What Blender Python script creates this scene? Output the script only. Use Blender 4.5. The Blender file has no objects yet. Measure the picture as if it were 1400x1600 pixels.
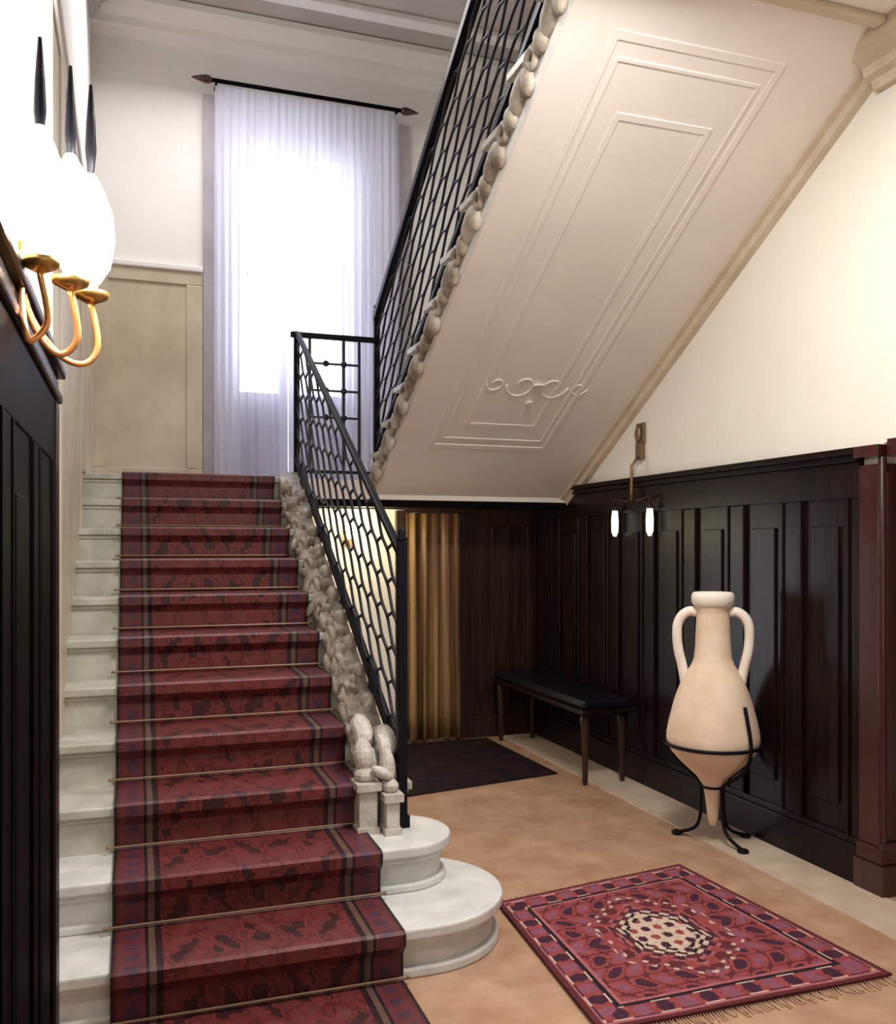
import bpy, bmesh, math, random
from mathutils import Vector, Matrix
random.seed(7)
C = bpy.context.scene.collection
PI = math.pi

# ------------------------------------------------------------------ camera
H = 1.48                                   # eye height
cam_d = bpy.data.cameras.new('camera'); cam = bpy.data.objects.new('camera', cam_d); C.objects.link(cam)
F, HORIZON = 1420.0, 853.0                 # pixels in the 1400x1600 frame
cam_d.sensor_fit = 'VERTICAL'; cam_d.sensor_height = 32.0; cam_d.lens = 32.0*F/1600.0
cam_d.shift_y = (HORIZON-800.0)/1600.0
cam_d.clip_start = 0.02
cam.location = (0, 0, H); cam.rotation_euler = (PI/2, 0, -math.radians(19.07))
bpy.context.scene.camera = cam

# ------------------------------------------------------------------ world, lights, exposure
W = bpy.data.worlds.new('world'); bpy.context.scene.world = W; W.use_nodes = True
bgn = W.node_tree.nodes['Background']; bgn.inputs[0].default_value = (0.86, 0.91, 1.0, 1); bgn.inputs[1].default_value = 7.5
vs = bpy.context.scene.view_settings
vs.view_transform = 'Standard'; vs.look = 'None'; vs.gamma = 1.0; vs.exposure = 0.27

def area(name, loc, target, sx, sy, power, col):
    d = bpy.data.lights.new(name, 'AREA'); d.shape = 'RECTANGLE'; d.size = sx; d.size_y = sy
    d.energy = power; d.color = col
    o = bpy.data.objects.new(name, d); C.objects.link(o); o.location = loc
    o.rotation_euler = (Vector(target)-Vector(loc)).to_track_quat('-Z', 'Y').to_euler()
    return o
area('stairwell_fill', (0.7, 6.0, 5.3), (0.9, 4.6, 0), 1.4, 1.2, 50, (1.0, 0.97, 0.96))  # unseen overhead source, set far back so the risers stay unlit
area('hall_fill', (1.5, 2.35, 3.48), (1.65, 2.75, 0.0), 0.7, 0.7, 72, (1.0, 0.97, 0.92))  # unseen area light added to brighten lower treads, rug and amphora
area('room_behind_fill', (1.6, -1.3, 1.3), (2.2, 3.8, 2.6), 1.8, 1.6, 8, (1.0, 0.97, 0.92))  # weak fill added behind the camera, stands for no visible lamp

def bulb(name, loc, power, col, r=0.03):
    d = bpy.data.lights.new(name, 'POINT'); d.energy = power; d.color = col; d.shadow_soft_size = r
    o = bpy.data.objects.new(name, d); C.objects.link(o); o.location = loc; return o

# ------------------------------------------------------------------ materials
def mat(name, col, rough=0.6, metal=0.0, noise=None, scale=6.0, stretch=(1,1,1), bump=0.0, bscale=30.0, spec=0.5, coat=0.0, emit=None, es=0.0, space='Object'):
    m = bpy.data.materials.new(name); m.use_nodes = True
    nt = m.node_tree; b = nt.nodes['Principled BSDF']
    b.inputs['Base Color'].default_value = (*col, 1); b.inputs['Roughness'].default_value = rough
    b.inputs['Metallic'].default_value = metal; b.inputs['Specular IOR Level'].default_value = spec
    b.inputs['Coat Weight'].default_value = coat
    if emit: b.inputs['Emission Color'].default_value = (*emit, 1); b.inputs['Emission Strength'].default_value = es
    tc = nt.nodes.new('ShaderNodeTexCoord'); mp = nt.nodes.new('ShaderNodeMapping')
    mp.inputs['Scale'].default_value = stretch; nt.links.new(tc.outputs[space], mp.inputs['Vector'])
    if noise:
        n = nt.nodes.new('ShaderNodeTexNoise'); n.inputs['Scale'].default_value = scale; n.inputs['Detail'].default_value = 6
        n.inputs['Roughness'].default_value = 0.6
        nt.links.new(mp.outputs[0], n.inputs['Vector'])
        r = nt.nodes.new('ShaderNodeValToRGB'); r.color_ramp.elements[0].position = 0.33; r.color_ramp.elements[1].position = 0.68
        r.color_ramp.elements[0].color = (*noise, 1); r.color_ramp.elements[1].color = (*col, 1)
        nt.links.new(n.outputs['Fac'], r.inputs[0]); nt.links.new(r.outputs[0], b.inputs['Base Color'])
    if bump:
        n2 = nt.nodes.new('ShaderNodeTexNoise'); n2.inputs['Scale'].default_value = bscale; n2.inputs['Detail'].default_value = 5
        nt.links.new(mp.outputs[0], n2.inputs['Vector'])
        bp = nt.nodes.new('ShaderNodeBump'); bp.inputs['Strength'].default_value = bump; bp.inputs['Distance'].default_value = 0.01
        nt.links.new(n2.outputs['Fac'], bp.inputs['Height']); nt.links.new(bp.outputs[0], b.inputs['Normal'])
    return m

M = {}
M['cream'] = mat('cream_plaster', (0.79, 0.75, 0.67), 0.85, noise=(0.76, 0.715, 0.63), scale=2.0, bump=0.05, bscale=60)
M['white'] = mat('white_plaster', (0.84, 0.82, 0.79), 0.85, noise=(0.80, 0.77, 0.74), scale=2.0, bump=0.05, bscale=60)
M['soffit'] = mat('soffit_plaster', (0.80, 0.73, 0.67), 0.8, noise=(0.75, 0.68, 0.63), scale=2.5, bump=0.05, bscale=50)
M['cornice'] = mat('tan_cornice', (0.60, 0.50, 0.37), 0.7, noise=(0.50, 0.40, 0.28), scale=8)
M['ceil'] = mat('grey_ceiling', (0.52, 0.48, 0.44), 0.85, noise=(0.45, 0.41, 0.38), scale=3)
M['wood'] = mat('dark_mahogany', (0.016, 0.007, 0.007), 0.30, noise=(0.004, 0.002, 0.002), scale=3, stretch=(9, 9, 0.6), bump=0.06, bscale=8, spec=0.13)
M['wood_red'] = mat('red_mahogany', (0.055, 0.010, 0.010), 0.22, noise=(0.028, 0.006, 0.006), scale=3, stretch=(9, 9, 0.6), spec=0.5, coat=0.3)
M['wood_mid'] = mat('brown_wood', (0.05, 0.025, 0.018), 0.3, noise=(0.018, 0.009, 0.007), scale=3, stretch=(9, 9, 0.6), spec=0.25)
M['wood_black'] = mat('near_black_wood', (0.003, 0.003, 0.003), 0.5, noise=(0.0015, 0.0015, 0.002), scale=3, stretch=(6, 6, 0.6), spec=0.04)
M['marble'] = mat('white_marble', (0.60, 0.58, 0.51), 0.35, noise=(0.36, 0.36, 0.30), scale=7, bump=0.02, bscale=12)
M['marble_w'] = mat('worn_white_marble', (0.74, 0.73, 0.71), 0.35, noise=(0.56, 0.57, 0.56), scale=8)
M['carved'] = mat('carved_stone', (0.54, 0.47, 0.41), 0.5, noise=(0.20, 0.155, 0.125), scale=11, bump=0.3, bscale=40)
M['carved_pale'] = mat('pale_carved_stone', (0.66, 0.62, 0.57), 0.5, noise=(0.42, 0.37, 0.33), scale=13, bump=0.3, bscale=40)
M['bracket'] = mat('mottled_stone', (0.56, 0.50, 0.42), 0.6, noise=(0.15, 0.11, 0.075), scale=6.5, bump=0.3, bscale=40)  # pale ground mottled with brown, for the bracket lumps
M['dado'] = mat('beige_marble_dado', (0.64, 0.56, 0.43), 0.35, noise=(0.48, 0.40, 0.29), scale=3.2, stretch=(1, 1, 0.7))
M['iron'] = mat('black_iron', (0.006, 0.006, 0.009), 0.45, spec=0.10)
M['lattice'] = mat('dark_wrought_iron', (0.022, 0.022, 0.032), 0.42, spec=0.2)
M['brass'] = mat('aged_brass', (0.62, 0.42, 0.16), 0.3, metal=0.9, noise=(0.40, 0.25, 0.08), scale=20)
M['rod'] = mat('dull_brass_rod', (0.30, 0.20, 0.12), 0.45, metal=0.5)
M['oldbrass'] = mat('brown_brass', (0.22, 0.15, 0.08), 0.45, metal=0.6)
M['copper'] = mat('orange_copper', (0.85, 0.42, 0.16), 0.35, metal=0.6)
M['terracotta'] = mat('pale_terracotta', (0.84, 0.67, 0.52), 0.85, noise=(0.74, 0.53, 0.39), scale=7, bump=0.25, bscale=25)
M['terracotta_l'] = mat('chalky_terracotta', (0.90, 0.82, 0.74), 0.85, noise=(0.80, 0.70, 0.60), scale=14, bump=0.2, bscale=25)
M['floor'] = mat('tan_stone_floor', (0.53, 0.335, 0.225), 0.27, noise=(0.38, 0.215, 0.13), scale=5, bump=0.03, bscale=20)
M['floor_l'] = mat('pale_stone_border', (0.62, 0.50, 0.39), 0.35, noise=(0.50, 0.38, 0.28), scale=7)
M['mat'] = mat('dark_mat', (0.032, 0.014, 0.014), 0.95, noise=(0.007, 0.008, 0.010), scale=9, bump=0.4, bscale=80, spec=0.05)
M['drape'] = mat('ochre_drape', (0.34, 0.20, 0.07), 0.5, noise=(0.09, 0.035, 0.015), scale=2.2, stretch=(7, 7, 0.2))
M['glow'] = mat('lit_glass', (1, 1, 1), 0.3, emit=(1.0, 0.96, 0.86), es=30)
M['glow_dim'] = mat('lit_glass_small', (1, 1, 1), 0.3, emit=(1.0, 0.96, 0.80), es=0.9)
M['glow_warm'] = mat('lit_warm_glass', (1, 1, 1), 0.3, emit=(1.0, 0.93, 0.55), es=6)
M['leather'] = mat('black_leather', (0.006, 0.006, 0.009), 0.25, bump=0.1, bscale=60, spec=0.3)
M['door_white'] = mat('white_door_paint', (0.72, 0.73, 0.76), 0.5)
M['casing'] = mat('grey_lilac_casing', (0.42, 0.39, 0.42), 0.6, noise=(0.34, 0.31, 0.33), scale=5)
# glass
g = bpy.data.materials.new('window_glass'); g.use_nodes = True
gb = g.node_tree.nodes['Principled BSDF']; gb.inputs['Transmission Weight'].default_value = 1; gb.inputs['Roughness'].default_value = 0.0; gb.inputs['IOR'].default_value = 1.05
M['glass'] = g
# sheer curtain
m = bpy.data.materials.new('sheer_curtain'); m.use_nodes = True; nt = m.node_tree
for n in list(nt.nodes):
    if n.type == 'BSDF_PRINCIPLED': nt.nodes.remove(n)
out = nt.nodes['Material Output']
tr = nt.nodes.new('ShaderNodeBsdfTranslucent'); tr.inputs[0].default_value = (0.86, 0.86, 0.97, 1)
df = nt.nodes.new('ShaderNodeBsdfDiffuse'); df.inputs[0].default_value = (0.74, 0.74, 0.88, 1)
tp = nt.nodes.new('ShaderNodeBsdfTransparent'); tp.inputs[0].default_value = (0.92, 0.93, 1.0, 1)
a1 = nt.nodes.new('ShaderNodeMixShader'); a1.inputs[0].default_value = 0.5
a2 = nt.nodes.new('ShaderNodeMixShader'); a2.inputs[0].default_value = 0.30
nt.links.new(df.outputs[0], a1.inputs[1]); nt.links.new(tr.outputs[0], a1.inputs[2])
nt.links.new(a1.outputs[0], a2.inputs[1]); nt.links.new(tp.outputs[0], a2.inputs[2]); nt.links.new(a2.outputs[0], out.inputs[0])
M['sheer'] = m
# woven materials: colours live in a colour attribute
def woven(name, bumps, rough=0.95):
    m = bpy.data.materials.new(name); m.use_nodes = True; nt = m.node_tree; b = nt.nodes['Principled BSDF']
    at = nt.nodes.new('ShaderNodeAttribute'); at.attribute_name = 'weave'
    tc = nt.nodes.new('ShaderNodeTexCoord'); n = nt.nodes.new('ShaderNodeTexNoise'); n.inputs['Scale'].default_value = 45; n.inputs['Detail'].default_value = 4
    nt.links.new(tc.outputs['Object'], n.inputs['Vector'])
    mx = nt.nodes.new('ShaderNodeMixRGB'); mx.blend_type = 'MULTIPLY'; mx.inputs[0].default_value = 0.55
    nt.links.new(at.outputs['Color'], mx.inputs[1]); nt.links.new(n.outputs['Fac'], mx.inputs[2])
    g2 = nt.nodes.new('ShaderNodeMixRGB'); g2.blend_type = 'ADD'; g2.inputs[0].default_value = 0.0
    nt.links.new(mx.outputs[0], g2.inputs[1]); nt.links.new(g2.outputs[0], b.inputs['Base Color'])
    b.inputs['Roughness'].default_value = rough; b.inputs['Specular IOR Level'].default_value = 0.15
    bp = nt.nodes.new('ShaderNodeBump'); bp.inputs['Strength'].default_value = bumps; bp.inputs['Distance'].default_value = 0.004
    n3 = nt.nodes.new('ShaderNodeTexNoise'); n3.inputs['Scale'].default_value = 160
    nt.links.new(tc.outputs['Object'], n3.inputs['Vector']); nt.links.new(n3.outputs['Fac'], bp.inputs['Height']); nt.links.new(bp.outputs[0], b.inputs['Normal'])
    return m
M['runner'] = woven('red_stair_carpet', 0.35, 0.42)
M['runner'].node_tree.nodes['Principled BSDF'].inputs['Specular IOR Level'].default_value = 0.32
M['rug'] = woven('patterned_rug', 0.5)

# ------------------------------------------------------------------ mesh helpers
def obj(name, bm, m, parent=None, smooth=False, bevel=0):
    me = bpy.data.meshes.new(name); bmesh.ops.recalc_face_normals(bm, faces=bm.faces[:]) if name not in ('curtain_cloth',) else None
    bm.to_mesh(me); bm.free()
    o = bpy.data.objects.new(name, me); C.objects.link(o)
    me.materials.append(m)
    if smooth:
        for p in me.polygons: p.use_smooth = True
    if bevel:
        b = o.modifiers.new('bevel', 'BEVEL'); b.width = bevel; b.segments = 2; b.limit_method = 'ANGLE'
    if parent:
        o.parent = parent; o.matrix_parent_inverse = Matrix.Translation(-parent.location)
        o.matrix_parent_inverse = parent.matrix_basis.inverted()
    return o
def tag(o, label, cat, group=None):
    o['label'] = label; o['category'] = cat
    if group: o['group'] = group
    return o
def thing(name, label, cat, loc=(0,0,0), group=None):
    o = bpy.data.objects.new(name, None); C.objects.link(o); o.location = loc; o.empty_display_size = 0.1
    return tag(o, label, cat, group)
def struct(name, bm, m, parent=None, **k):
    o = obj(name, bm, m, parent, **k)
    if not parent: o['kind'] = 'structure'
    return o
def box(bm, x0, x1, y0, y1, z0, z1):
    v = [bm.verts.new(p) for p in [(x0,y0,z0),(x1,y0,z0),(x1,y1,z0),(x0,y1,z0),(x0,y0,z1),(x1,y0,z1),(x1,y1,z1),(x0,y1,z1)]]
    for f in [(0,3,2,1),(4,5,6,7),(0,1,5,4),(1,2,6,5),(2,3,7,6),(3,0,4,7)]: bm.faces.new([v[i] for i in f])
    return bm
def bx(*a): return box(bmesh.new(), *a)
def prism(bm, pts, fn, a, b):
    """pts 2D polygon, fn(p, t) -> 3D"""
    A = [bm.verts.new(fn(p, a)) for p in pts]; B = [bm.verts.new(fn(p, b)) for p in pts]
    n = len(pts)
    for i in range(n): bm.faces.new([A[i], A[(i+1)%n], B[(i+1)%n], B[i]])
    bm.faces.new(A[::-1]); bm.faces.new(B)
    return bm
def yz(bm, pts, x0, x1): return prism(bm, pts, lambda p, t: (t, p[0], p[1]), x0, x1)
def xz(bm, pts, y0, y1): return prism(bm, pts, lambda p, t: (p[0], t, p[1]), y0, y1)
def xy(bm, pts, z0, z1): return prism(bm, pts, lambda p, t: (p[0], p[1], t), z0, z1)
def tube(bm, pts, r, n=8, closed=False):
    pts = [Vector(p) for p in pts]; rings = []; N = len(pts)
    rr = r if isinstance(r, (list, tuple)) else [r]*N
    prev = None
    for i, p in enumerate(pts):
        if closed: d = pts[(i+1)%N]-pts[i-1]
        else: d = pts[min(i+1, N-1)]-pts[max(i-1, 0)]
        d.normalize()
        if prev is None:
            u = d.cross(Vector((0,0,1)))
            if u.length < 1e-3: u = d.cross(Vector((1,0,0)))
            u.normalize()
        else:
            u = prev - d*prev.dot(d); u.normalize()
        prev = u; w = d.cross(u)
        rings.append([bm.verts.new(p + (u*math.cos(2*PI*k/n)+w*math.sin(2*PI*k/n))*rr[i]) for k in range(n)])
    for i in range(N if closed else N-1):
        a, b = rings[i], rings[(i+1)%N]
        for k in range(n): bm.faces.new([a[k], a[(k+1)%n], b[(k+1)%n], b[k]])
    if not closed: bm.faces.new(rings[0][::-1]); bm.faces.new(rings[-1])
    return bm
def smooth(pts, n=5):
    P = [Vector(p) for p in pts]; out = []
    for i in range(len(P)-1):
        a, b_, c, d = P[max(i-1, 0)], P[i], P[i+1], P[min(i+2, len(P)-1)]
        for k in range(n):
            t = k/n; out.append(0.5*((2*b_)+(c-a)*t+(2*a-5*b_+4*c-d)*t*t+(3*b_-a-3*c+d)*t**3))
    out.append(P[-1]); return out
def lathe(bm, prof, c=(0,0,0), n=32):
    rings = []
    for r, z in prof:
        rings.append([bm.verts.new((c[0]+r*math.cos(2*PI*k/n), c[1]+r*math.sin(2*PI*k/n), c[2]+z)) for k in range(n)])
    for i in range(len(rings)-1):
        a, b = rings[i], rings[i+1]
        for k in range(n): bm.faces.new([a[k], a[(k+1)%n], b[(k+1)%n], b[k]])
    bm.faces.new(rings[0][::-1]); bm.faces.new(rings[-1])
    return bm
def blob(bm, c, s, rot=None, seg=10):
    mtx = Matrix.Translation(c)
    if rot: mtx = mtx @ rot
    mtx = mtx @ Matrix.Diagonal((*s, 1))
    bmesh.ops.create_uvsphere(bm, u_segments=seg, v_segments=max(5, seg//2+2), radius=1, matrix=mtx)
    return bm
def bar(bm, p, q, w, h):
    """rectangular bar, w across (horizontal), h along the vertical"""
    p = Vector(p); q = Vector(q); d = (q-p).normalized()
    s = d.cross(Vector((0,0,1)))
    if s.length < 1e-3: s = Vector((1,0,0)); u = Vector((0,1,0))
    else: s.normalize(); u = s.cross(d).normalized()
    A = [bm.verts.new(p+s*a*w/2+u*b*h/2) for a, b in ((-1,-1),(1,-1),(1,1),(-1,1))]
    B = [bm.verts.new(q+s*a*w/2+u*b*h/2) for a, b in ((-1,-1),(1,-1),(1,1),(-1,1))]
    for i in range(4): bm.faces.new([A[i], A[(i+1)%4], B[(i+1)%4], B[i]])
    bm.faces.new(A[::-1]); bm.faces.new(B)
    return bm

# ------------------------------------------------------------------ layout
R_, T_ = 0.175, 0.30                       # riser, going
Y0 = 8.9*T_                                # riser k stands at Y0 + k*T_
NS = 11
YL = Y0+NS*T_; ZL = NS*R_                  # landing edge 5.97, landing level 1.925
XL, XN, XR = -0.30, -0.198, 3.02            # stair wall, near left wall, right wall
XF = 1.02                                  # rail of the lower flight
X2 = 1.53                                  # outer edge of the upper flight
YB, YB2 = 7.2, 6.6                         # wall behind landing, wall under landing
YE = -1.6                                  # wall behind the camera
ZC = 5.5
SL = R_/T_
WZ = 1.91                                  # top of the dark panelling

# ------------------------------------------------------------------ the room
b = bx(XL-0.3, XR+1.5, YE, YB, -0.12, 0.0)
struct('floor', b, M['floor'])
b = bx(2.70, XR-0.035, -1.5, YB2, 0.0, 0.004); struct('trim_1', b, M['floor_l'])
# ceiling of the stairwell and the lower ceiling on the right
struct('ceiling', bx(XL-0.3, XR+1.5, YE-0.1, YB+0.1, ZC, ZC+0.12), M['ceil'])
zc2 = 3.60
ye2 = YL-(zc2-1.84)/SL                     # where the soffit meets the lower ceiling
b = bx(X2, XR, YE, ye2, zc2, 3.85); struct('trim_2', b, M['soffit'])
# right wall: cream plaster over an opening near the camera
yo = 3.05                                  # jamb of the opening
b = bmesh.new(); box(b, XR, XR+0.25, yo, YB, 0, ZC); box(b, XR, XR+0.25, YE, yo, WZ+0.01, ZC); box(b, XR, XR+0.25, YE, 1.2, 0, WZ+0.01)
struct('wall_right', b, M['cream'])
struct('wall_left', bx(XL-0.25, XL, 2.56, YB, 0, ZC), M['white'])
struct('wall_left_near', bx(XL-0.25, XN, YE, 2.56, 0, ZC), M['white'])
struct('wall_front', bx(XL-0.25, XR+1.5, YE-0.2, YE, 0, ZC), M['cream'])
struct('wall_side_room', bx(XR+1.4, XR+1.5, YE, YB, 0, ZC), M['cream'])
struct('wall_side_room_back', bx(XR+0.25, XR+1.4, 4.2, 4.3, 0, ZC), M['cream'])
# wall behind landing with the tall window opening
wx0, wx1, wz1 = 0.72, 1.68, 4.55
b = bmesh.new()
box(b, XL, wx0, YB, YB+0.3, ZL-0.16, ZC); box(b, wx1, XR, YB, YB+0.3, ZL-0.16, ZC)
box(b, wx0, wx1, YB, YB+0.3, wz1, ZC); box(b, wx0, wx1, YB, YB+0.3, ZL-0.16, ZL+0.02)
struct('wall_back', b, M['white'])
# lower back wall: pale part, doorway, panelled part
struct('wall_back_lower', bx(1.0, XR, YB2, YB+0.3, 0, ZL-0.17), M['cream'])
# French window
b = bmesh.new()
fy0, fy1 = YB+0.12, YB+0.17
mid = 1.175
for xa, xb in ((wx0, mid-0.005), (mid+0.005, wx1)):
    box(b, xa, xa+0.07, fy0, fy1, ZL+0.02, wz1); box(b, xb-0.07, xb, fy0, fy1, ZL+0.02, wz1)
    for z0, z1 in ((wz1-0.08, wz1), (3.62, 3.66), (2.62, 2.70)): box(b, xa+0.07, xb-0.07, fy0, fy1, z0, z1)
w = struct('window_1', b, M['door_white'])
for xa, xb in ((wx0+0.07, mid-0.075), (mid+0.075, wx1-0.07)):
    struct('lower_panel', bx(xa, xb, fy0+0.01, fy1-0.01, ZL+0.02, 2.62), M['casing'], w)
    struct('pane', bx(xa, xb, fy0+0.02, fy0+0.026, 2.70, wz1-0.08), M['glass'], w)
# casing round the window
b = bmesh.new(); box(b, 0.50, 0.58, YB-0.04, YB, ZL, 4.93); box(b, 2.06, 2.14, YB-0.04, YB, ZL, 4.93)
struct('trim_3', b, M['casing'])
# marble dado of landing and stair wall
dz = 3.56
def dado_panel(b, f, a0, a1, z0, z1):
    f(b, a0, a1, z0, z1, 0.025)
    for q in ((a0, a1, z0, z0+0.14), (a0, a1, z1-0.10, z1), (a0, a0+0.12, z0+0.14, z1-0.10), (a1-0.12, a1, z0+0.14, z1-0.10)): f(b, *q, 0.04)
b = bmesh.new()
dado_panel(b, lambda b, a0, a1, z0, z1, d: box(b, a0, a1, YB-d, YB, z0, z1), XL, 0.497, ZL, dz)
struct('trim_4', b, M['dado'], bevel=0.006)
b = bmesh.new()
for a0, a1 in ((2.57, 4.1), (4.1, 5.6), (5.6, YB-0.045)):
    z0 = 0 if a0 < 5.5 else ZL
    dado_panel(b, lambda b, p0, p1, q0, q1, d: box(b, XL, XL+d*0.6, p0, p1, q0, q1), a0, a1, z0, dz)
struct('trim_5', b, M['dado'], bevel=0.004)
b = bmesh.new(); box(b, XL, 0.497, YB-0.06, YB, dz, dz+0.045); box(b, XL, XL+0.035, 2.57, YB-0.06, dz, dz+0.045)
struct('trim_6', b, M['white'], bevel=0.01)
# cornices of the stairwell
def cornice_pts(s=1.0): return [(0,0), (0.05*s,0), (0.05*s,-0.0), (0.07*s,0.05*s), (0.12*s,0.06*s), (0.13*s,0.11*s), (0.20*s,0.14*s), (0.24*s,0.19*s), (0.24*s,0.24*s), (0,0.24*s)]
b = bmesh.new()
prism(b, [(p[0], p[1]) for p in cornice_pts()], lambda p, t: (t, YB-p[0], ZC-0.25+p[1]), XL, XR)
struct('trim_7', b, M['white'])
b = bmesh.new()
prism(b, cornice_pts(), lambda p, t: (XL+p[0]*0.6, t, ZC-0.25+p[1]), 2.56, YB-0.24); struct('trim_8', b, M['ceil'])
b = bx(XL, XR, YB-0.62, YB-0.50, ZC-0.05, ZC); struct('trim_9', b, M['white'], bevel=0.01)
# cornice under the lower ceiling on the right wall
b = bmesh.new(); prism(b, cornice_pts(0.75), lambda p, t: (XR-p[0], t, zc2-0.18+p[1]), YE, ye2+0.12)
for k in range(3): tube(b, [(XR-0.07-0.04*k, YE, zc2-0.10+0.035*k), (XR-0.07-0.04*k, ye2+0.05, zc2-0.10+0.035*k)], 0.012, 6)
struct('trim_10', b, M['cornice'])
b = bmesh.new(); box(b, X2, XR-0.18, ye2-0.10, ye2-0.04, zc2-0.03, zc2); box(b, X2, XR-0.18, ye2-0.24, ye2-0.20, zc2-0.02, zc2)
struct('trim_11', b, M['cornice'], bevel=0.01)

# ------------------------------------------------------------------ dark panelling (trim, structure)
def panelling(b, put, a0, a1, step, z1=WZ):
    put(b, a0, a1, 0, z1-0.06, 0.018)                 # ground board
    put(b, a0, a1, 0, 0.17, 0.045); put(b, a0, a1, 0.17, 0.20, 0.035)
    put(b, a0, a1, z1-0.22, z1-0.06, 0.030)
    n = max(1, round((a1-a0)/step)); s = (a1-a0)/n
    for i in range(n+1):
        c = a0+i*s; l, r = max(a0, c-0.055), min(a1, c+0.055)
        put(b, l, r, 0.20, z1-0.22, 0.030)
    for i in range(n):
        c0 = a0+i*s+0.055; c1 = a0+(i+1)*s-0.055
        for q in ((c0, c0+0.02), (c1-0.02, c1)): put(b, *q, 0.20, z1-0.22, 0.040)
        put(b, c0+0.07, c1-0.07, 0.32, z1-0.34, 0.030)
def cap(b, put, a0, a1, z1=WZ):
    put(b, a0, a1, z1-0.06, z1-0.03, 0.045); put(b, a0, a1, z1-0.03, z1, 0.065)
rput = lambda b, a0, a1, z0, z1, d: box(b, XR-d, XR, a0, a1, z0, z1)
b = bmesh.new(); panelling(b, rput, 3.16, YB2, 0.42); cap(b, rput, 3.16, YB2)
struct('trim_12', b, M['wood'], bevel=0.004)
# pilaster at the jamb (round-edged, reddish)
b = bmesh.new(); box(b, XR-0.035, XR+0.26, yo-0.02, 3.16, 0.20, WZ-0.08)
box(b, XR-0.055, XR+0.27, yo-0.045, 3.17, 0, 0.13); box(b, XR-0.045, XR+0.265, yo-0.03, 3.165, 0.13, 0.20)
box(b, XR-0.066, XR+0.27, yo-0.03, 3.16, WZ-0.05, WZ)
for xx in (XR-0.02, XR+0.08, XR+0.18): box(b, xx, xx+0.03, yo-0.035, yo-0.02, 0.26, WZ-0.12)
tube(b, [(XR-0.025, yo-0.015, 0.2), (XR-0.025, yo-0.015, WZ-0.05)], 0.018, 12)
tube(b, [(XR-0.045, yo-0.03, 0.21), (XR+0.27, yo-0.03, 0.21)], 0.016, 10)
struct('trim_13', b, M['wood_red'], bevel=0.006)
b = bmesh.new(); box(b, XR-0.03, XR+0.26, 1.2, yo-0.045, WZ-0.05, WZ+0.02); box(b, XR-0.03, XR+0.26, 1.1, 1.2, 0, WZ+0.02)
struct('trim_14', b, M['wood_red'])
# back panelling under the landing
bput = lambda b, a0, a1, z0, z1, d: box(b, a0, a1, YB2-d, YB2, z0, z1)
b = bmesh.new(); panelling(b, bput, 2.40, XR-0.015, 0.30, ZL-0.07)
struct('trim_15', b, M['wood_mid'], bevel=0.004)
# near left panelling
lput = lambda b, a0, a1, z0, z1, d: box(b, XN, XN+d*0.35, a0, a1, z0, z1)
b = bmesh.new(); panelling(b, lput, YE, 2.47, 0.45); struct('trim_16', b, M['wood_black'], bevel=0.004)
b = bmesh.new(); box(b, XN-0.05, XN+0.014, 2.47, 2.585, 0, WZ-0.06); box(b, XN-0.05, XN+0.018, 2.45, 2.59, 0, 0.2)
struct('trim_17', b, M['wood'], bevel=0.008)
b = bmesh.new()
for z0, z1, d in ((WZ-0.06, WZ-0.035, 0.022), (WZ-0.035, WZ+0.005, 0.012), (WZ+0.005, WZ+0.03, 0.03)): box(b, XN, XN+d, YE, 2.585, z0, z1)
struct('trim_18', b, M['wood'], bevel=0.006)

# ------------------------------------------------------------------ lower flight
st = thing('lower_staircase', 'white marble lower stair flight with carved curb and rounded bottom steps', 'staircase', (0.4, Y0+T_, 0))
def d_end(x0, cx, cy, r, yb, n=20, front=None):
    """plan outline of a step: straight front from x0 to cx, half round end, back to yb"""
    pts = [(x0, cy-r)]
    for i in range(n+1):
        a = -PI/2 + PI*i/n
        pts.append((cx+r*math.cos(a), cy+r*math.sin(a)))
    pts += [(x0, cy+r)] if yb is None else [(cx, yb), (x0, yb)]
    return pts
def stepk(b, k):
    y = Y0+k*T_; z = k*R_
    box(b, XL+0.004, XF+0.03, y, (Y0+(k+1)*T_ if k < NS else YL)+0.02 if k < NS else YL+0.02, 0 if k < 3 else z-R_*1.6, z-0.035)
    # moulded tread slab with nosing
    box(b, XL+0.004, XF+0.05, y-0.035, y+T_+0.01 if k < NS else YL+0.02, z-0.035, z)
    box(b, XL+0.004, XF+0.04, y-0.015, y, z-0.055, z-0.035)
# bottom two steps have rounded ends
b = bmesh.new()
cx, cy, r = 0.98, Y0+T_+0.36, 0.36
xy(b, d_end(XL+0.004, cx, cy, r-0.03, None), 0.0, R_-0.04)
xy(b, d_end(XL+0.004, cx, cy, r-0.005, None), 0.0, 0.035)
xy(b, d_end(XL+0.004, cx, cy, r-0.012, None), R_-0.06, R_-0.04)
xy(b, d_end(XL+0.004, cx, cy, r+0.01, None), R_-0.04, R_)
obj('step', b, M['marble_w'], st, bevel=0.008)
b = bmesh.new()
cx, cy, r = 0.98, Y0+2*T_+0.21, 0.21
xy(b, d_end(XL+0.004, cx, cy, r-0.03, None), R_, 2*R_-0.04)
xy(b, d_end(XL+0.004, cx, cy, r-0.012, None), 2*R_-0.065, 2*R_-0.04)
xy(b, d_end(XL+0.004, cx, cy, r-0.01, None), R_, R_+0.03)
xy(b, d_end(XL+0.004, cx, cy, r+0.01, None), 2*R_-0.04, 2*R_)
obj('step', b, M['marble_w'], st, bevel=0.008)
for k in range(3, NS+1):
    b = bmesh.new(); stepk(b, k); obj('step', b, M['marble'], st, bevel=0.006)
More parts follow.
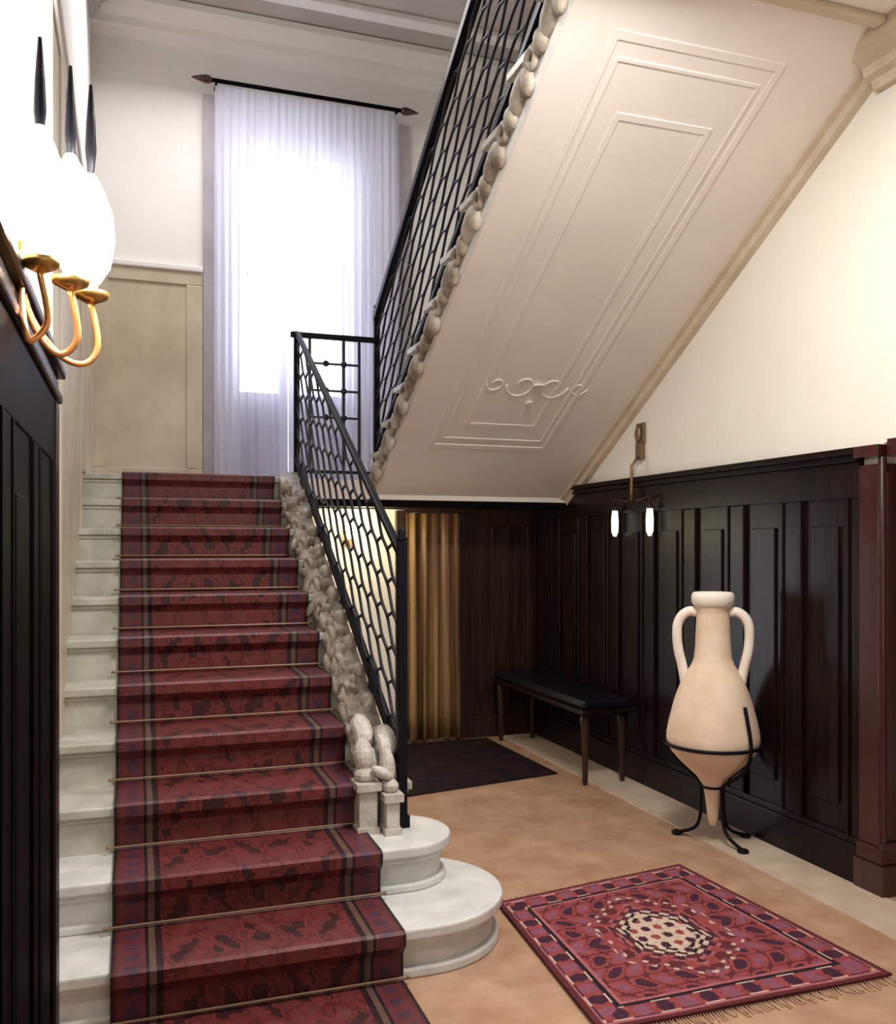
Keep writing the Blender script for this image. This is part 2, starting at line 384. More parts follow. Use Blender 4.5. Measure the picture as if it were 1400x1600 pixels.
# solid masonry below the steps
b = bmesh.new(); yz(b, [(Y0+3*T_, 0), (YL, 0), (YL, ZL-0.30), (Y0+3*T_+0.0, R_*1.2)], XL+0.002, XF)
obj('masonry', b, M['cream'], st)
# carved curb: sloping stone with scrolls and leaves
def nosing_z(y): return (y-Y0)/T_*R_
b = bmesh.new()
ya, yb_ = Y0+3.05*T_, YL
cw0, cw1 = 0.865, XF-0.005
yz(b, [(ya, nosing_z(ya)-0.20), (yb_, nosing_z(yb_)-0.20), (yb_, nosing_z(yb_)+0.04), (ya, nosing_z(ya)+0.04)], cw0+0.03, cw1)
rs = random.Random(3)
k = 0; y = ya-0.02
while y < yb_-0.24:
    z = nosing_z(y)+0.045
    # volute
    sp = []
    for i in range(26):
        a = i/25*2.4*PI; rr = 0.085*(1-i/30)
        sp.append((cw0+0.035+0.02*math.sin(i/6), y+0.10+rr*math.cos(a), z-0.01+rr*math.sin(a)))
    tube(b, sp, [0.022*(1-i/60) for i in range(26)], 7)
    blob(b, (cw0+0.04, y+0.10, z-0.01), (0.03, 0.03, 0.03))
    # sweeping leaves
    for j in range(4):
        t = j/4
        rot = Matrix.Rotation(math.radians(25+38*j+rs.uniform(-10, 10)), 4, 'X') @ Matrix.Rotation(rs.uniform(-.35, .35), 4, 'Z')
        blob(b, (cw0+0.03+rs.uniform(0, .08), y+0.25-0.06*j+rs.uniform(-.02, .02), z+0.065-0.05*t+rs.uniform(-.02, .02)), (0.026, 0.066, 0.022), rot, 8)
    for j in range(6):
        rot = Matrix.Rotation(rs.uniform(-1.2, 1.2), 4, 'X') @ Matrix.Rotation(rs.uniform(-.6, .6), 4, 'Y')
        blob(b, (cw0+0.015+0.02*j, y+0.05*(j%3)+rs.uniform(-.03, .03), z-0.07+rs.uniform(-.04, .06)), (0.022, 0.03, 0.055), rot, 8)
    blob(b, (cw1-0.035, y+0.15, z+0.01), (0.045, 0.07, 0.045), Matrix.Rotation(0.5, 4, 'X'))
    blob(b, (cw1-0.03, y+0.0, z-0.01), (0.04, 0.05, 0.045), Matrix.Rotation(0.9, 4, 'X'))
    y += 0.19; k += 1
obj('carved_curb', b, M['carved'], st, smooth=True)
# end scroll on the second step
b = bmesh.new()
zb = 2*R_
for xx, w_, hh_, yy in ((0.868, 0.036, 0.17, 3.50), (0.958, 0.026, 0.13, 3.46)):
    box(b, xx-w_, xx+w_, yy-0.035, yy+0.06, zb, zb+hh_); box(b, xx-w_-0.008, xx+w_+0.008, yy-0.045, yy+0.06, zb, zb+0.025)
    box(b, xx-w_-0.012, xx+w_+0.014, yy-0.05, yy+0.07, zb+hh_, zb+hh_+0.03)
    blob(b, (xx, yy+0.02, zb+hh_+0.05), (w_+0.01, 0.05, 0.03)); blob(b, (xx, yy+0.05, zb+hh_+0.12), (w_+0.004, 0.045, 0.07), Matrix.Rotation(-0.3, 4, 'X'), 14)
    tube(b, [(xx, yy+0.13+0.07*math.cos(t_)*(1-t_/12), zb+hh_+0.15+0.07*math.sin(t_)*(1-t_/12)) for t_ in [i/20*2.6*PI for i in range(21)]], 0.026, 8)
    blob(b, (xx+0.02, yy+0.16, zb+hh_+0.20), (0.045, 0.09, 0.05), Matrix.Rotation(0.5, 4, 'X'))
blob(b, (0.925, 3.47, zb+0.235), (0.05, 0.03, 0.022), Matrix.Rotation(0.5, 4, 'Y'))
blob(b, (0.90, 3.60, zb+0.16), (0.06, 0.06, 0.16))
obj('end_scroll', b, M['carved_pale'], st)['label'] = 'pale scroll ending the curb'

# landing slab
b = bx(XL, XR, YL+0.02, YB, ZL-0.13, ZL)
ld = obj('stair_landing', b, M['soffit']); tag(ld, 'half landing slab between the two stair flights before tall window', 'landing')
b = bx(XF+0.06, XR-0.07, YL+0.02, YL+0.16, ZL-0.18, ZL-0.13); struct('dark_strip', b, M['wood_black'])  # near-black strip along the landing's lower front edge

# ------------------------------------------------------------------ stair carpet
prof = [(YL+1.15, ZL+0.012)]
th = 0.012
for k in range(NS, 0, -1):
    y = Y0+k*T_; z = k*R_; nose = 0.035+0.010
    prof += [(y-nose+0.010, z+th), (y-nose-0.004, z+th-0.008), (y-nose-0.004, z-0.035), (y-0.014-0.010, z-0.06), (y-0.014, z-0.075), (y-0.014, z-R_+th+0.006), (y-0.02, z-R_+th)]
prof += [(1.2, th)]
# resample for colour detail
P2 = [prof[0]]
for a, c in zip(prof, prof[1:]):
    d = math.dist(a, c); n = max(1, int(d/0.012))
    for i in range(1, n+1): P2.append((a[0]+(c[0]-a[0])*i/n, a[1]+(c[1]-a[1])*i/n))
cx0, cx1 = -0.068, 0.862
NX = 90
def lerp3(a, b, t): return tuple(a[i]*(1-t)+b[i]*t for i in range(3))
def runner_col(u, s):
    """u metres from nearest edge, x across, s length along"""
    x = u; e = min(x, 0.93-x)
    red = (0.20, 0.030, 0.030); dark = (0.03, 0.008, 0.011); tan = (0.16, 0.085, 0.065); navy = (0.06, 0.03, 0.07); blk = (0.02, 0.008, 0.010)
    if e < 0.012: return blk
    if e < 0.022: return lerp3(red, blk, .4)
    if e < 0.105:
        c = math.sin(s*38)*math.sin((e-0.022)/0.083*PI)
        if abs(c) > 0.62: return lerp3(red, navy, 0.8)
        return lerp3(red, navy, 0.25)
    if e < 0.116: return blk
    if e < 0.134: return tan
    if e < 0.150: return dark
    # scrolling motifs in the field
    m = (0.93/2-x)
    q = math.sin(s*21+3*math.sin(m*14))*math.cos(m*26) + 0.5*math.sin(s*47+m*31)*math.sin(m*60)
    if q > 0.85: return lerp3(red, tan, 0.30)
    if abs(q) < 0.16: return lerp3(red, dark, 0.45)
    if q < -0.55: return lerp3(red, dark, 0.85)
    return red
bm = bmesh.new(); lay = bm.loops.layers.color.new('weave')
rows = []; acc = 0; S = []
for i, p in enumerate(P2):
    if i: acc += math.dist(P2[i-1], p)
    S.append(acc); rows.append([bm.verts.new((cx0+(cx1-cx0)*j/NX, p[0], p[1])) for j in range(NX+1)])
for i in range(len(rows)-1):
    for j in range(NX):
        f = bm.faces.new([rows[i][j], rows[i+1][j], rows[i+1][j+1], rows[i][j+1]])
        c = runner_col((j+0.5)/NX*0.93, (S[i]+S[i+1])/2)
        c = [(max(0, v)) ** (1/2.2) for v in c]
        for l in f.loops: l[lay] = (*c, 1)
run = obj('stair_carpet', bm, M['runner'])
so = run.modifiers.new('thick', 'SOLIDIFY'); so.thickness = 0.010; so.offset = -1
tag(run, 'dark red patterned carpet running down the marble stairs onto floor', 'carpet')
ords = ['', 'first', 'second', 'third', 'fourth', 'fifth', 'sixth', 'seventh', 'eighth', 'ninth', 'tenth', 'eleventh']
for k in range(1, NS+1):
    y = Y0+k*T_-0.028; z = (k-1)*R_+0.026
    b = bmesh.new(); tube(b, [(-0.09, y, z), (0.875, y, z)], 0.0042, 8)
    for e in (-0.09, 0.875): blob(b, (e, y, z), (0.008, 0.007, 0.007))
    o = obj('stair_rod', b, M['rod']); tag(o, 'thin metal carpet rod at the foot of the %s riser counted from the floor' % ords[k], 'stair rod', 'stair carpet rods')

# ------------------------------------------------------------------ railings
def wavy(b, p, q, amp, cells, ph, r):
    """sinuous bar between p and q, waving in the vertical plane"""
    p = Vector(p); q = Vector(q); n = cells*12; pts = []
    d = (q-p).normalized(); s = d.cross(Vector((0,0,1))).normalized(); u = s.cross(d)
    for i in range(n+1):
        t = i/n; w = math.sin(2*PI*t*cells+ph); w = math.tanh(1.7*w)/0.935
        pts.append(p.lerp(q, t)+Vector((0,0,1))*amp*w)
    tube(b, pts, r, 5)
def lattice(root, p, q, h0, h1, nb, cells, r=0.0065):
    dh = (h1-h0)/nb
    for j in range(nb):
        c = h0+dh*(j+0.5); b = bmesh.new()
        wavy(b, (p[0], p[1], p[2]+c), (q[0], q[1], q[2]+c), dh*0.5, cells, PI*j, r)
        obj('wavy_bar', b, M['lattice'], root, smooth=True)
# lower flight
ynb = 3.52; z0 = 2*R_
pa = (XF, ynb, nosing_z(ynb)); pb = (XF, YL+0.03, nosing_z(YL+0.03))
r1 = thing('lower_stair_railing', 'black iron lattice railing along the lower flight between carpet and hall', 'railing', (XF, ynb, z0))
b = bmesh.new(); box(b, XF-0.019, XF+0.019, ynb-0.019, ynb+0.019, z0, 1.50); box(b, XF-0.027, XF+0.027, ynb-0.027, ynb+0.027, z0, z0+0.05)
np_ = obj('newel_post', b, M['iron'], r1, bevel=0.003)
b = bmesh.new(); lathe(b, [(0.02, 0), (0.026, 0.008), (0.014, 0.02), (0.02, 0.035), (0.004, 0.06)], (XF, ynb, 1.50), 12); obj('finial', b, M['iron'], np_, smooth=True)
hh = 0.945
b = bmesh.new(); bar(b, (XF, ynb, pa[2]+hh), (XF, YL+0.03, pb[2]+hh), 0.032, 0.028); obj('handrail', b, M['iron'], r1, bevel=0.006)
b = bmesh.new(); bar(b, (XF, ynb, pa[2]+0.11), (XF, YL+0.03, pb[2]+0.11), 0.032, 0.036); obj('bottom_rail', b, M['iron'], r1)
lattice(r1, pa, pb, 0.13, 0.915, 11, 7, 0.0072)
# little feet
for k in range(4, 11, 2):
    y = Y0+k*T_+0.16; b = bmesh.new(); box(b, XF-0.009, XF+0.009, y-0.009, y+0.009, k*R_-0.002, nosing_z(y)+0.11); obj('rail_foot', b, M['iron'], r1)

# landing guard
zt = 2.86
r2 = thing('landing_railing', 'short level black iron guard across the stairwell at landing edge', 'railing', ((XF+X2)/2, YL+0.05, ZL))
yy = YL+0.05
b = bmesh.new(); box(b, XF-0.018, XF+0.018, yy-0.018, yy+0.018, ZL, zt+0.02); obj('post', b, M['iron'], r2, bevel=0.003)
b = bmesh.new(); bar(b, (XF-0.04, yy, zt+0.02), (X2+0.02, yy, zt+0.02), 0.04, 0.035); obj('handrail', b, M['iron'], r2, bevel=0.006)
b = bmesh.new(); bar(b, (XF, yy, ZL+0.05), (X2, yy, ZL+0.05), 0.02, 0.02); obj('bottom_rail', b, M['iron'], r2)
for fx in (0.17, 0.62, 0.83):
    x = XF+(X2-XF)*fx; b = bmesh.new(); box(b, x-0.009, x+0.009, yy-0.009, yy+0.009, ZL+0.05, zt+0.02); obj('upright', b, M['lattice'], r2)
for z in (2.70, 2.52, 2.34):
    b = bmesh.new(); bar(b, (XF+0.085, yy, z), (X2-0.09, yy, z), 0.012, 0.014)
    for fx in (0.38, 0.62): blob(b, (XF+(X2-XF)*fx, yy-0.01, z), (0.022, 0.012, 0.022))
    obj('crossbar', b, M['lattice'], r2)

# ------------------------------------------------------------------ upper flight
up = thing('upper_staircase', 'upper stair flight overhead with panelled pale underside and stone edge', 'staircase', (2.2, YL, ZL))
NU = 11
def soff(y): return 1.84+SL*(YL-y)
zs_end = 3.60
def unose(y): return ZL+R_+(YL-y)*SL      # nosing line of the upper flight
for k in range(1, NU+1):
    y1 = YL-(k-1)*T_; y0_ = y1-T_ if k < NU else y1-0.5; z = ZL+k*R_
    b = bmesh.new()
    yz(b, [(y1, z-R_+0.002), (y1, z-0.03), (y0_, z-0.03), (y0_, z-0.032)], X2+0.03, XR-0.002); box(b, X2-0.02, XR-0.002, y0_, y1+0.03, z-0.03, z)
    obj('step', b, M['marble'], up, bevel=0.005)
# slab (soffit) with raised mouldings
b = bmesh.new()
yz(b, [(YL+0.02, soff(YL+0.02)), (YL+0.02, ZL-0.005), (YL-0.0, ZL-0.005), (ye2-0.0, ZL+R_*0+(YL-ye2)*SL-0.01), (ye2, zs_end)], X2+0.02, XR-0.002)
obj('soffit', b, M['soffit'], up)
def sof_rect(b, x0, x1, y0_, y1_, w, d):
    """rectangular moulding frame on the soffit"""
    for a, c, e, f in ((x0, x1, y0_, y0_+w), (x0, x1, y1_-w, y1_), (x0, x0+w, y0_+w, y1_-w), (x1-w, x1, y0_+w, y1_-w)):
        v = []
        for zz in (0, -d):
            for (x, y) in ((a, e), (c, e), (c, f), (a, f)): v.append(b.verts.new((x, y, soff(y)+0.002+zz)))
        for q in ((0,1,2,3), (7,6,5,4), (0,4,5,1), (1,5,6,2), (2,6,7,3), (3,7,4,0)): b.faces.new([v[i] for i in q])
b = bmesh.new()
sof_rect(b, X2+0.24, XR-0.44, 3.13, 5.50, 0.030, 0.008)
sof_rect(b, X2+0.30, XR-0.50, 3.22, 5.42, 0.012, 0.008)
sof_rect(b, X2+0.41, XR-0.60, 3.42, 5.30, 0.026, 0.007)

obj('panel_moulding', b, M['soffit'], up)
# stucco ornament in the panel
b = bmesh.new()
oc = (2.28, 4.95)
for sgn in (-1, 1):
    for sz, off in ((0.10, 0.0), (0.06, 0.17)):
        pts = []
        for i in range(22):
            a = i/21*2.2*PI; rr = sz*(1-i/28)
            x = oc[0]+sgn*(0.10+off)+sgn*rr*math.cos(a); y = oc[1]+rr*math.sin(a)
            pts.append((x, y, soff(y)-0.002))
        tube(b, pts, 0.006, 6)
blob(b, (oc[0], oc[1], soff(oc[1])), (0.04, 0.05, 0.012)); blob(b, (oc[0], oc[1]+0.14, soff(oc[1]+0.14)), (0.02, 0.05, 0.012))
obj('stucco_ornament', b, M['soffit'], up, smooth=True)
# moulding between soffit and wall
b = bmesh.new()
v = []
for y, in ((ye2+0.0,), (YL+0.02,)):
    z = soff(y)
    v.append([b.verts.new(p) for p in ((XR, y, z+0.01), (XR-0.08, y, z+0.01), (XR-0.08, y, z-0.012), (XR-0.05, y, z-0.02), (XR-0.035, y, z-0.05), (XR, y, z-0.06))])
for i in range(6): b.faces.new([v[0][i], v[0][(i+1)%6], v[1][(i+1)%6], v[1][i]])
b.faces.new(v[0]); b.faces.new(v[1][::-1])
obj('wall_moulding', b, M['cornice'], up)['label'] = 'tan moulding where soffit meets wall'
# outer string with scroll brackets
b = bmesh.new()
yz(b, [(YL+0.02, 1.835), (YL+0.02, ZL+0.02), (YL, unose(YL)-0.16), (ye2-0.4, unose(ye2-0.4)-0.16), (ye2-0.4, zs_end-0.005), (ye2, zs_end-0.005)], X2, X2+0.03)
obj('string', b, M['marble_w'], up)
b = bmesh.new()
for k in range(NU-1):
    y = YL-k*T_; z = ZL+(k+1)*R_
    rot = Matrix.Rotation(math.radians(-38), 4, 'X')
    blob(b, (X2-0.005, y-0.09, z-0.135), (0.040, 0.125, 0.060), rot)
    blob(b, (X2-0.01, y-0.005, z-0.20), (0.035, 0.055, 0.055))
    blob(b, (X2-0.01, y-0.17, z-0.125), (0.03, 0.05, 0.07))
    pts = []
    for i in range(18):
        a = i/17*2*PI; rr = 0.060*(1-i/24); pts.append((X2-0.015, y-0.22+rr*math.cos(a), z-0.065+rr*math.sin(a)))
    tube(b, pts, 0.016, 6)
obj('carved_bracket_band', b, M['bracket'], up, smooth=True)['label'] = 'brown-mottled carved scroll brackets under tread ends'
# upper railing
r3 = thing('upper_stair_railing', 'black iron lattice railing climbing the upper flight overhead', 'railing', (X2+0.03, YL+0.05, ZL))
xr = X2+0.035; yn = YL+0.05
b = bmesh.new(); box(b, xr-0.02, xr+0.02, yn-0.02, yn+0.02, ZL, 3.07); n2 = obj('newel_post', b, M['iron'], r3, bevel=0.003)
b = bmesh.new(); lathe(b, [(0.02, 0), (0.028, 0.01), (0.014, 0.02), (0.022, 0.04), (0.004, 0.065)], (xr, yn, 3.07), 12); obj('finial', b, M['iron'], n2, smooth=True)
ye = 2.75
pA = (xr, yn, unose(yn)); pB = (xr, ye, unose(ye))
b = bmesh.new(); bar(b, (xr, yn, pA[2]+0.96), (xr, ye, pB[2]+0.96), 0.055, 0.055); obj('handrail', b, M['iron'], r3, bevel=0.006)
b = bmesh.new(); bar(b, (xr, yn, pA[2]+0.055), (xr, ye, pB[2]+0.055), 0.026, 0.032); obj('bottom_rail', b, M['iron'], r3)
lattice(r3, pA, pB, 0.075, 0.93, 12, 8, 0.0078)

# ------------------------------------------------------------------ curtain and rod at the landing window
rod = thing('curtain_rod', 'dark curtain rod with pointed ends above tall window', 'curtain rod', (1.3, YB-0.13, 5.0))
b = bmesh.new(); tube(b, [(0.56, YB-0.13, 5.0), (2.04, YB-0.13, 5.0)], 0.016, 10); obj('pole', b, M['wood_black'], rod, smooth=True)
for s, x in ((-1, 0.56), (1, 2.04)):
    b = bmesh.new(); tube(b, [(x, YB-0.13, 5.0), (x+s*0.02, YB-0.13, 5.0), (x+s*0.05, YB-0.13, 5.0), (x+s*0.10, YB-0.13, 5.0), (x+s*0.15, YB-0.13, 5.0)], [0.016, 0.03, 0.032, 0.02, 0.004], 10); obj('finial', b, M['wood_red'], rod, smooth=True)
    b = bmesh.new(); bar(b, (x+s*-0.03, YB-0.14, 4.99), (x+s*-0.03, YB+0.0, 4.99), 0.015, 0.02); obj('bracket', b, M['wood_black'], rod)
def curtain(bm, x0, x1, y, z0, z1, folds, amp, nz=14, seed=1):
    rr = random.Random(seed); n = folds*10; ph = [rr.uniform(-.5, .5) for _ in range(folds+1)]; rows = []
    for i in range(nz+1):
        t = i/nz; row = []
        for j in range(n+1):
            u = j/n; k = u*folds; p = ph[int(min(k, folds))]
            a = amp*(0.45+0.55*t)*(0.75+0.25*math.sin(k*1.7+p))
            row.append(bm.verts.new((x0+(x1-x0)*u+0.006*math.sin(k*5+t*2), y+a*math.sin(2*PI*k)+0.3*a*math.sin(2*PI*k*0.37+2), z1+(z0-z1)*t)))
        rows.append(row)
    for i in range(nz):
        for j in range(n): bm.faces.new([rows[i][j], rows[i][j+1], rows[i+1][j+1], rows[i+1][j]])
b = bmesh.new(); curtain(b, 0.58, 2.0, YB-0.13, ZL+0.03, 4.965, 24, 0.03)
cu = obj('sheer_curtain', b, M['sheer'], smooth=True); tag(cu, 'sheer pale lilac curtain hanging full height before bright window', 'curtain')

# ------------------------------------------------------------------ doorway drape and lamp under the landing
b = bmesh.new(); curtain(b, 1.93, 2.36, YB2-0.06, 0.02, ZL-0.20, 5, 0.035, 8, 5)
dr = obj('drape', b, M['drape'], smooth=True); dr.modifiers.new('t', 'SOLIDIFY').thickness = 0.004
tag(dr, 'ochre and brown striped drape hanging under the landing', 'curtain')
b = bmesh.new(); box(b, 1.86, 1.93, YB2-0.05, YB2, 0, ZL-0.18); box(b, 2.36, 2.40, YB2-0.05, YB2, 0, ZL-0.14); box(b, 1.93, 2.36, YB2-0.05, YB2, ZL-0.19, ZL-0.14)
struct('trim_20', b, M['wood_mid'])
l = thing('under_landing_lamp', 'small warm wall lamp glowing under landing behind the lower railing', 'lamp', (1.50, YB2, 1.60))
b = bmesh.new(); box(b, 1.46, 1.54, YB2-0.02, YB2, 1.48, 1.62); box(b, 1.49, 1.51, YB2-0.09, YB2-0.02, 1.50, 1.52); obj('backplate', b, M['brass'], l)
b = bmesh.new(); lathe(b, [(0.02, 0), (0.045, 0.03), (0.05, 0.07), (0.03, 0.12)], (1.50, YB2-0.10, 1.53), 16); obj('glass_shade', b, M['glow_warm'], l, smooth=True)
bulb('under_landing_bulb', (1.55, YB2-0.30, 1.62), 7.0, (1.0, 0.90, 0.55), 0.05)

# ------------------------------------------------------------------ rugs
def rug_col(u, v):
    """u, v in -1..1"""
    red = (0.36, 0.07, 0.07); deep = (0.14, 0.026, 0.034); navy = (0.07, 0.02, 0.045); cream = (0.72, 0.54, 0.42); rose = (0.48, 0.15, 0.16); blk = (0.02, 0.01, 0.015); lil = (0.30, 0.10, 0.15)
    a, c = abs(u), abs(v); e = 1-max(a, c)
    if e < 0.035: return deep
    if e < 0.06: return rose
    if e < 0.20:
        s = (u if c > a else v); k = math.sin(s*21)
        q = abs((e-0.13)/0.07)
        if q > 0.9: return cream if k > 0.2 else navy
        if abs(k) > 0.35+0.5*q: return navy if k > 0 else lil
        return red
    if e < 0.225: return blk
    if e < 0.25: return rose
    # hexagonal nested medallions
    d = max(a*1.35, a*0.75+c*0.95)
    z = 0.05*math.copysign(1, math.sin((a-c)*30))
    d2 = d+z*0.5
    if d2 < 0.30:
        q = math.sin(u*30+1)*math.sin(v*24+.6)
        return navy if q > 0.55 else (red if q < -0.62 else cream)
    if d2 < 0.335: return blk
    if d2 < 0.375: return cream
    if d2 < 0.44: return navy if math.sin(u*34+v*28) > -0.1 else deep
    if d2 < 0.47: return rose
    if d2 < 0.60: return deep if math.sin(a*26)*math.sin(c*24) > 0.1 else red
    if d2 < 0.63: return cream if math.sin((a-c)*60) > 0 else lil
    q = math.sin(a*21+2+2*math.sin(c*9))*math.sin(c*17+1)
    if q > 0.5: return navy
    if q < -0.6: return lil
    if abs(q) < 0.10: return deep
    return red
def quad(c4, s, t):
    (ax, ay), (bx_, by), (cx_, cy_), (dx, dy) = c4   # TL TR BR BL ; s 0..1 left-right, t 0..1 top-bottom
    x = (ax*(1-s)+bx_*s)*(1-t)+(dx*(1-s)+cx_*s)*t; y = (ay*(1-s)+by*s)*(1-t)+(dy*(1-s)+cy_*s)*t
    return x, y
rg = [(1.41, 3.46), (2.37, 3.60), (2.45, 2.44), (1.33, 2.44)]
bm = bmesh.new(); lay = bm.loops.layers.color.new('weave')
NA, NB = 150, 165
rows = []
for i in range(NB+1):
    row = []
    for j in range(NA+1):
        x, y = quad(rg, j/NA, i/NB); row.append(bm.verts.new((x, y, 0.011+0.0015*math.sin(x*9)*math.sin(y*7))))
    rows.append(row)
for i in range(NB):
    for j in range(NA):
        f = bm.faces.new([rows[i][j], rows[i+1][j], rows[i+1][j+1], rows[i][j+1]])
        c = [v**(1/2.2) for v in rug_col((j+.5)/NA*2-1, (i+.5)/NB*2-1)]
        for l_ in f.loops: l_[lay] = (*c, 1)
rt = thing('patterned_rug', 'small red geometric rug with cream centre on the hall floor', 'rug', (1.9, 3.0, 0))
o = obj('rug_pile', bm, M['rug'], rt); o.modifiers.new('t', 'SOLIDIFY').thickness = 0.008
M['fringe'] = mat('rug_fringe', (0.45, 0.27, 0.17), 0.9)
b = bmesh.new(); rs = random.Random(4)
for t, sg in ((0.0, 1), (1.0, -1)):
    for j in range(100):
        x, y = quad(rg, (j+.5)/100, t); L = rs.uniform(.03, .055); dx = rs.uniform(-.012, .012)
        tube(b, [(x, y, 0.008), (x+dx*.5, y+sg*L*.5, 0.006), (x+dx, y+sg*L, 0.003)], 0.0022, 4)
fr = obj('fringe', b, M['fringe'], rt); fr['kind'] = 'stuff'
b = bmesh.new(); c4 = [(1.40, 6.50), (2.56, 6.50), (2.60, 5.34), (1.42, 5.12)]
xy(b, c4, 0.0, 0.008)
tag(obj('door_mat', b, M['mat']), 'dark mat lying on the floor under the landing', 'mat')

# ------------------------------------------------------------------ amphora in its iron stand
ax, ay = 2.735, 3.86; sc = 0.00322
am = thing('amphora', 'tall pale terracotta amphora with two handles standing before dark panelling', 'amphora', (ax, ay, 0.03))
Yb = 1318
pf = [(5,1291),(8,1280),(10,1262),(12,1245),(15,1230),(24,1216),(38,1203),(52,1190),(63,1177),(69,1166),(70.5,1158),(70,1148),(67,1132),(63,1116),(59,1100),(54,1085),(48,1070),(41,1056),(33,1044),(28.5,1032),(27,1015),(26,990),(25,965),(25,957),(27,953)]
b = bmesh.new(); lathe(b, [(r*sc, (Yb-y)*sc) for r, y in pf], (ax, ay, 0), 48); obj('body', b, M['terracotta'], am, smooth=True)
b = bmesh.new(); lathe(b, [(r*sc, (Yb-y)*sc) for r, y in [(25,955),(29,951),(32,946),(32.5,938),(31,932),(28,930),(22,931),(20,938),(19,950)]], (ax, ay, 0), 40); obj('rim', b, M['terracotta_l'], am, smooth=True)
ang = math.atan2(ax, ay); hd = Vector((math.cos(ang), -math.sin(ang), 0))
for s in (-1, 1):
    pts = []
    ctrl = [(24, 962), (34, 960), (45, 966), (52, 978), (54, 995), (52, 1020), (47, 1042), (44, 1058), (42, 1070)]
    pts = smooth([Vector((ax, ay, 0))+hd*s*q0*sc+Vector((0, 0, (Yb-q1)*sc)) for q0, q1 in ctrl])
    b = bmesh.new(); tube(b, pts, 7.5*sc, 12); obj('handle', b, M['terracotta_l'], am, smooth=True)
sd = thing('amphora_stand', 'thin dark iron stand with a ring holding the amphora', 'stand', (ax, ay, 0))
zr = (Yb-1164)*sc
b = bmesh.new(); tube(b, [(ax+72.5*sc*math.cos(2*PI*i/48), ay+72.5*sc*math.sin(2*PI*i/48), zr) for i in range(48)], 0.009, 8, True); obj('ring', b, M['iron'], sd, smooth=True)
b = bmesh.new(); tube(b, [(ax+17*sc*math.cos(2*PI*i/24), ay+17*sc*math.sin(2*PI*i/24), 0.28) for i in range(24)], 0.006, 8, True); obj('lower_ring', b, M['iron'], sd, smooth=True)
los = math.atan2(-ax, -ay)               # direction towards the viewer
for i, da in enumerate((-0.62+PI/1.0*0, 2.2, 4.3)):
    # angle measured from the viewer direction
    base = Vector((-math.sin(ang), -math.cos(ang), 0)); d = Matrix.Rotation(da+1.3*0, 3, 'Z') @ base
    c0 = Vector((ax, ay, 0))
    if i == 0: d = Matrix.Rotation(0.80, 3, 'Z') @ base
    pts = [c0+d*73.5*sc+Vector((0,0,zr+ (0.20 if i == 0 else 0.0))), c0+d*75*sc+Vector((0,0,zr+0.05)), c0+d*74*sc+Vector((0,0,zr-0.03)), c0+d*58*sc+Vector((0,0,zr-0.12)), c0+d*24*sc+Vector((0,0,0.30)), c0+d*19*sc+Vector((0,0,0.22)), c0+d*26*sc+Vector((0,0,0.07)), c0+d*60*sc+Vector((0,0,0.012))]
    if i == 0: pts[0] = c0+d*64*sc+Vector((0,0,zr+0.21))
    b = bmesh.new(); pe = tuple(pts[-1]); tube(b, smooth(pts), 0.009, 8); blob(b, pe, (0.03, 0.03, 0.012)); obj('leg', b, M['iron'], sd, smooth=True)

# ------------------------------------------------------------------ bench against the panelling
bn = thing('bench', 'low dark upholstered bench against the panelled wall under the stairs', 'bench', (2.78, 5.85, 0))
b = bx(2.58, 2.94, 4.95, 6.46, 0.44, 0.475); obj('seat_frame', b, M['wood'], bn, bevel=0.01)
b = bx(2.59, 2.93, 4.97, 6.44, 0.475, 0.535); obj('cushion', b, M['leather'], bn, bevel=0.02)
for x in (2.64, 2.90):
    for y in (5.04, 6.40):
        b = bmesh.new(); lathe(b, [(0.014, 0), (0.018, 0.04), (0.020, 0.2), (0.028, 0.36), (0.034, 0.40), (0.028, 0.44)], (x, y, 0), 14); obj('leg', b, M['wood_mid'], bn, smooth=True)

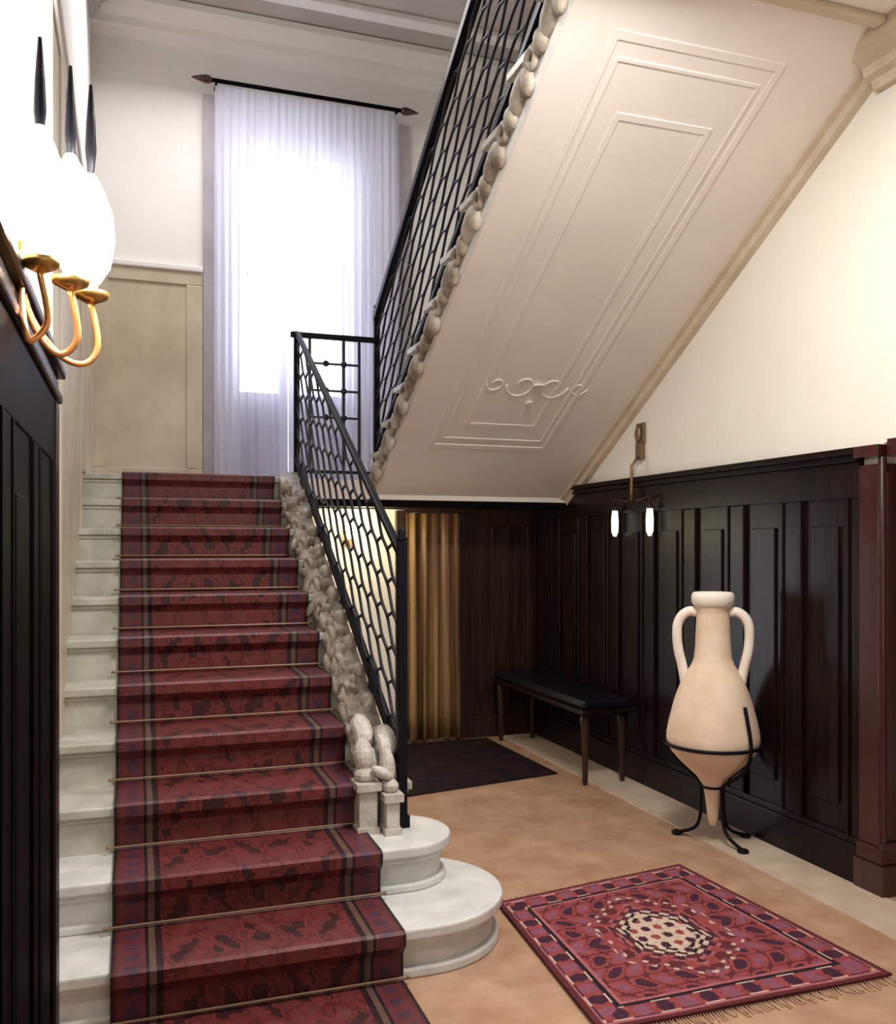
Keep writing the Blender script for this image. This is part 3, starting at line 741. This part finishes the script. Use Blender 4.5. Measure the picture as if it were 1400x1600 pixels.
# ------------------------------------------------------------------ sconces
s1 = thing('candle_sconce', 'brass wall sconce with three glowing glass shades and dark spikes on left wall', 'wall lamp', (XN, 1.72, 1.9))
b = bmesh.new(); box(b, XN, XN+0.012, 1.66, 1.78, 1.95, 2.11)
blob(b, (XN+0.012, 1.72, 2.03), (0.018, 0.03, 0.05)); obj('backplate', b, M['brass'], s1, bevel=0.004)
for i, (x, y) in enumerate(((-0.145, 1.62), (-0.105, 1.72), (-0.075, 1.80))):
    pts = [Vector((XN+0.012, 1.72, 2.0)), Vector((XN+0.02, (1.72+y)/2, 1.90)), Vector(((XN+x)/2+0.005, y-0.01, 1.83)), Vector((x-0.012, y, 1.815)), Vector((x+0.012, y, 1.85)), Vector((x, y, 1.93))]
    q = smooth(pts); b = bmesh.new(); tube(b, q, 0.006, 8); arm = obj('arm', b, M['copper'], s1, smooth=True)
    b = bmesh.new(); lathe(b, [(0.004, 0), (0.03, 0.012), (0.034, 0.022), (0.012, 0.028), (0.014, 0.045)], (x, y, 1.925), 16); obj('cup', b, M['brass'], arm, smooth=True)
    b = bmesh.new(); lathe(b, [(0.016, 0), (0.034, 0.03), (0.042, 0.08), (0.038, 0.13), (0.022, 0.175), (0.008, 0.20)], (x, y, 1.965), 20); obj('glass_shade', b, M['glow'], arm, smooth=True)
    ht = 2.24+0.05*i
    b = bmesh.new(); lathe(b, [(0.006, 0), (0.010, 0.04), (0.008, 0.09), (0.003, 0.16)], (x, y, 2.15+0.01*i), 10); obj('spike', b, M['iron'], arm, smooth=True)
bulb('sconce_bulb', (0.02, 1.72, 2.06), 15, (1.0, 0.95, 0.88), 0.05)

s2 = thing('wall_sconce', 'small brass wall sconce with two glass tubes hanging over dark panelling', 'wall lamp', (XR, 5.0, 2.0))
b = bmesh.new(); box(b, XR-0.02, XR, 4.955, 5.045, 2.12, 2.25); box(b, XR-0.03, XR, 4.965, 5.035, 2.02, 2.12); blob(b, (XR-0.03, 5.0, 2.18), (0.02, 0.03, 0.05)); obj('backplate', b, M['oldbrass'], s2, bevel=0.006)
b = bmesh.new(); tube(b, [(XR-0.03, 5.0, 2.04), (XR-0.075, 5.0, 1.98), (XR-0.075, 5.0, 1.86), (XR-0.075, 5.0, 1.76)], 0.010, 8); obj('stem', b, M['oldbrass'], s2, smooth=True)
hx = XR-0.075
for s, m in ((1, 'glow_dim'), (-1, 'glow_dim')):
    yq = 5.0+s*0.21
    b = bmesh.new(); tube(b, [(hx, 5.0, 1.80), (hx, 5.0+s*0.05, 1.76), (hx, yq, 1.78), (hx, yq, 1.72)], 0.007, 8); lathe(b, [(0.008, 0.0), (0.022, 0.01), (0.018, 0.03)], (hx, yq, 1.70), 12); arm = obj('arm', b, M['wood_mid'], s2, smooth=True)
    b = bmesh.new(); lathe(b, [(0.010, 0), (0.022, 0.03), (0.024, 0.10), (0.018, 0.17)], (hx, yq, 1.54), 14); obj('glass_shade', b, M[m], arm, smooth=True)
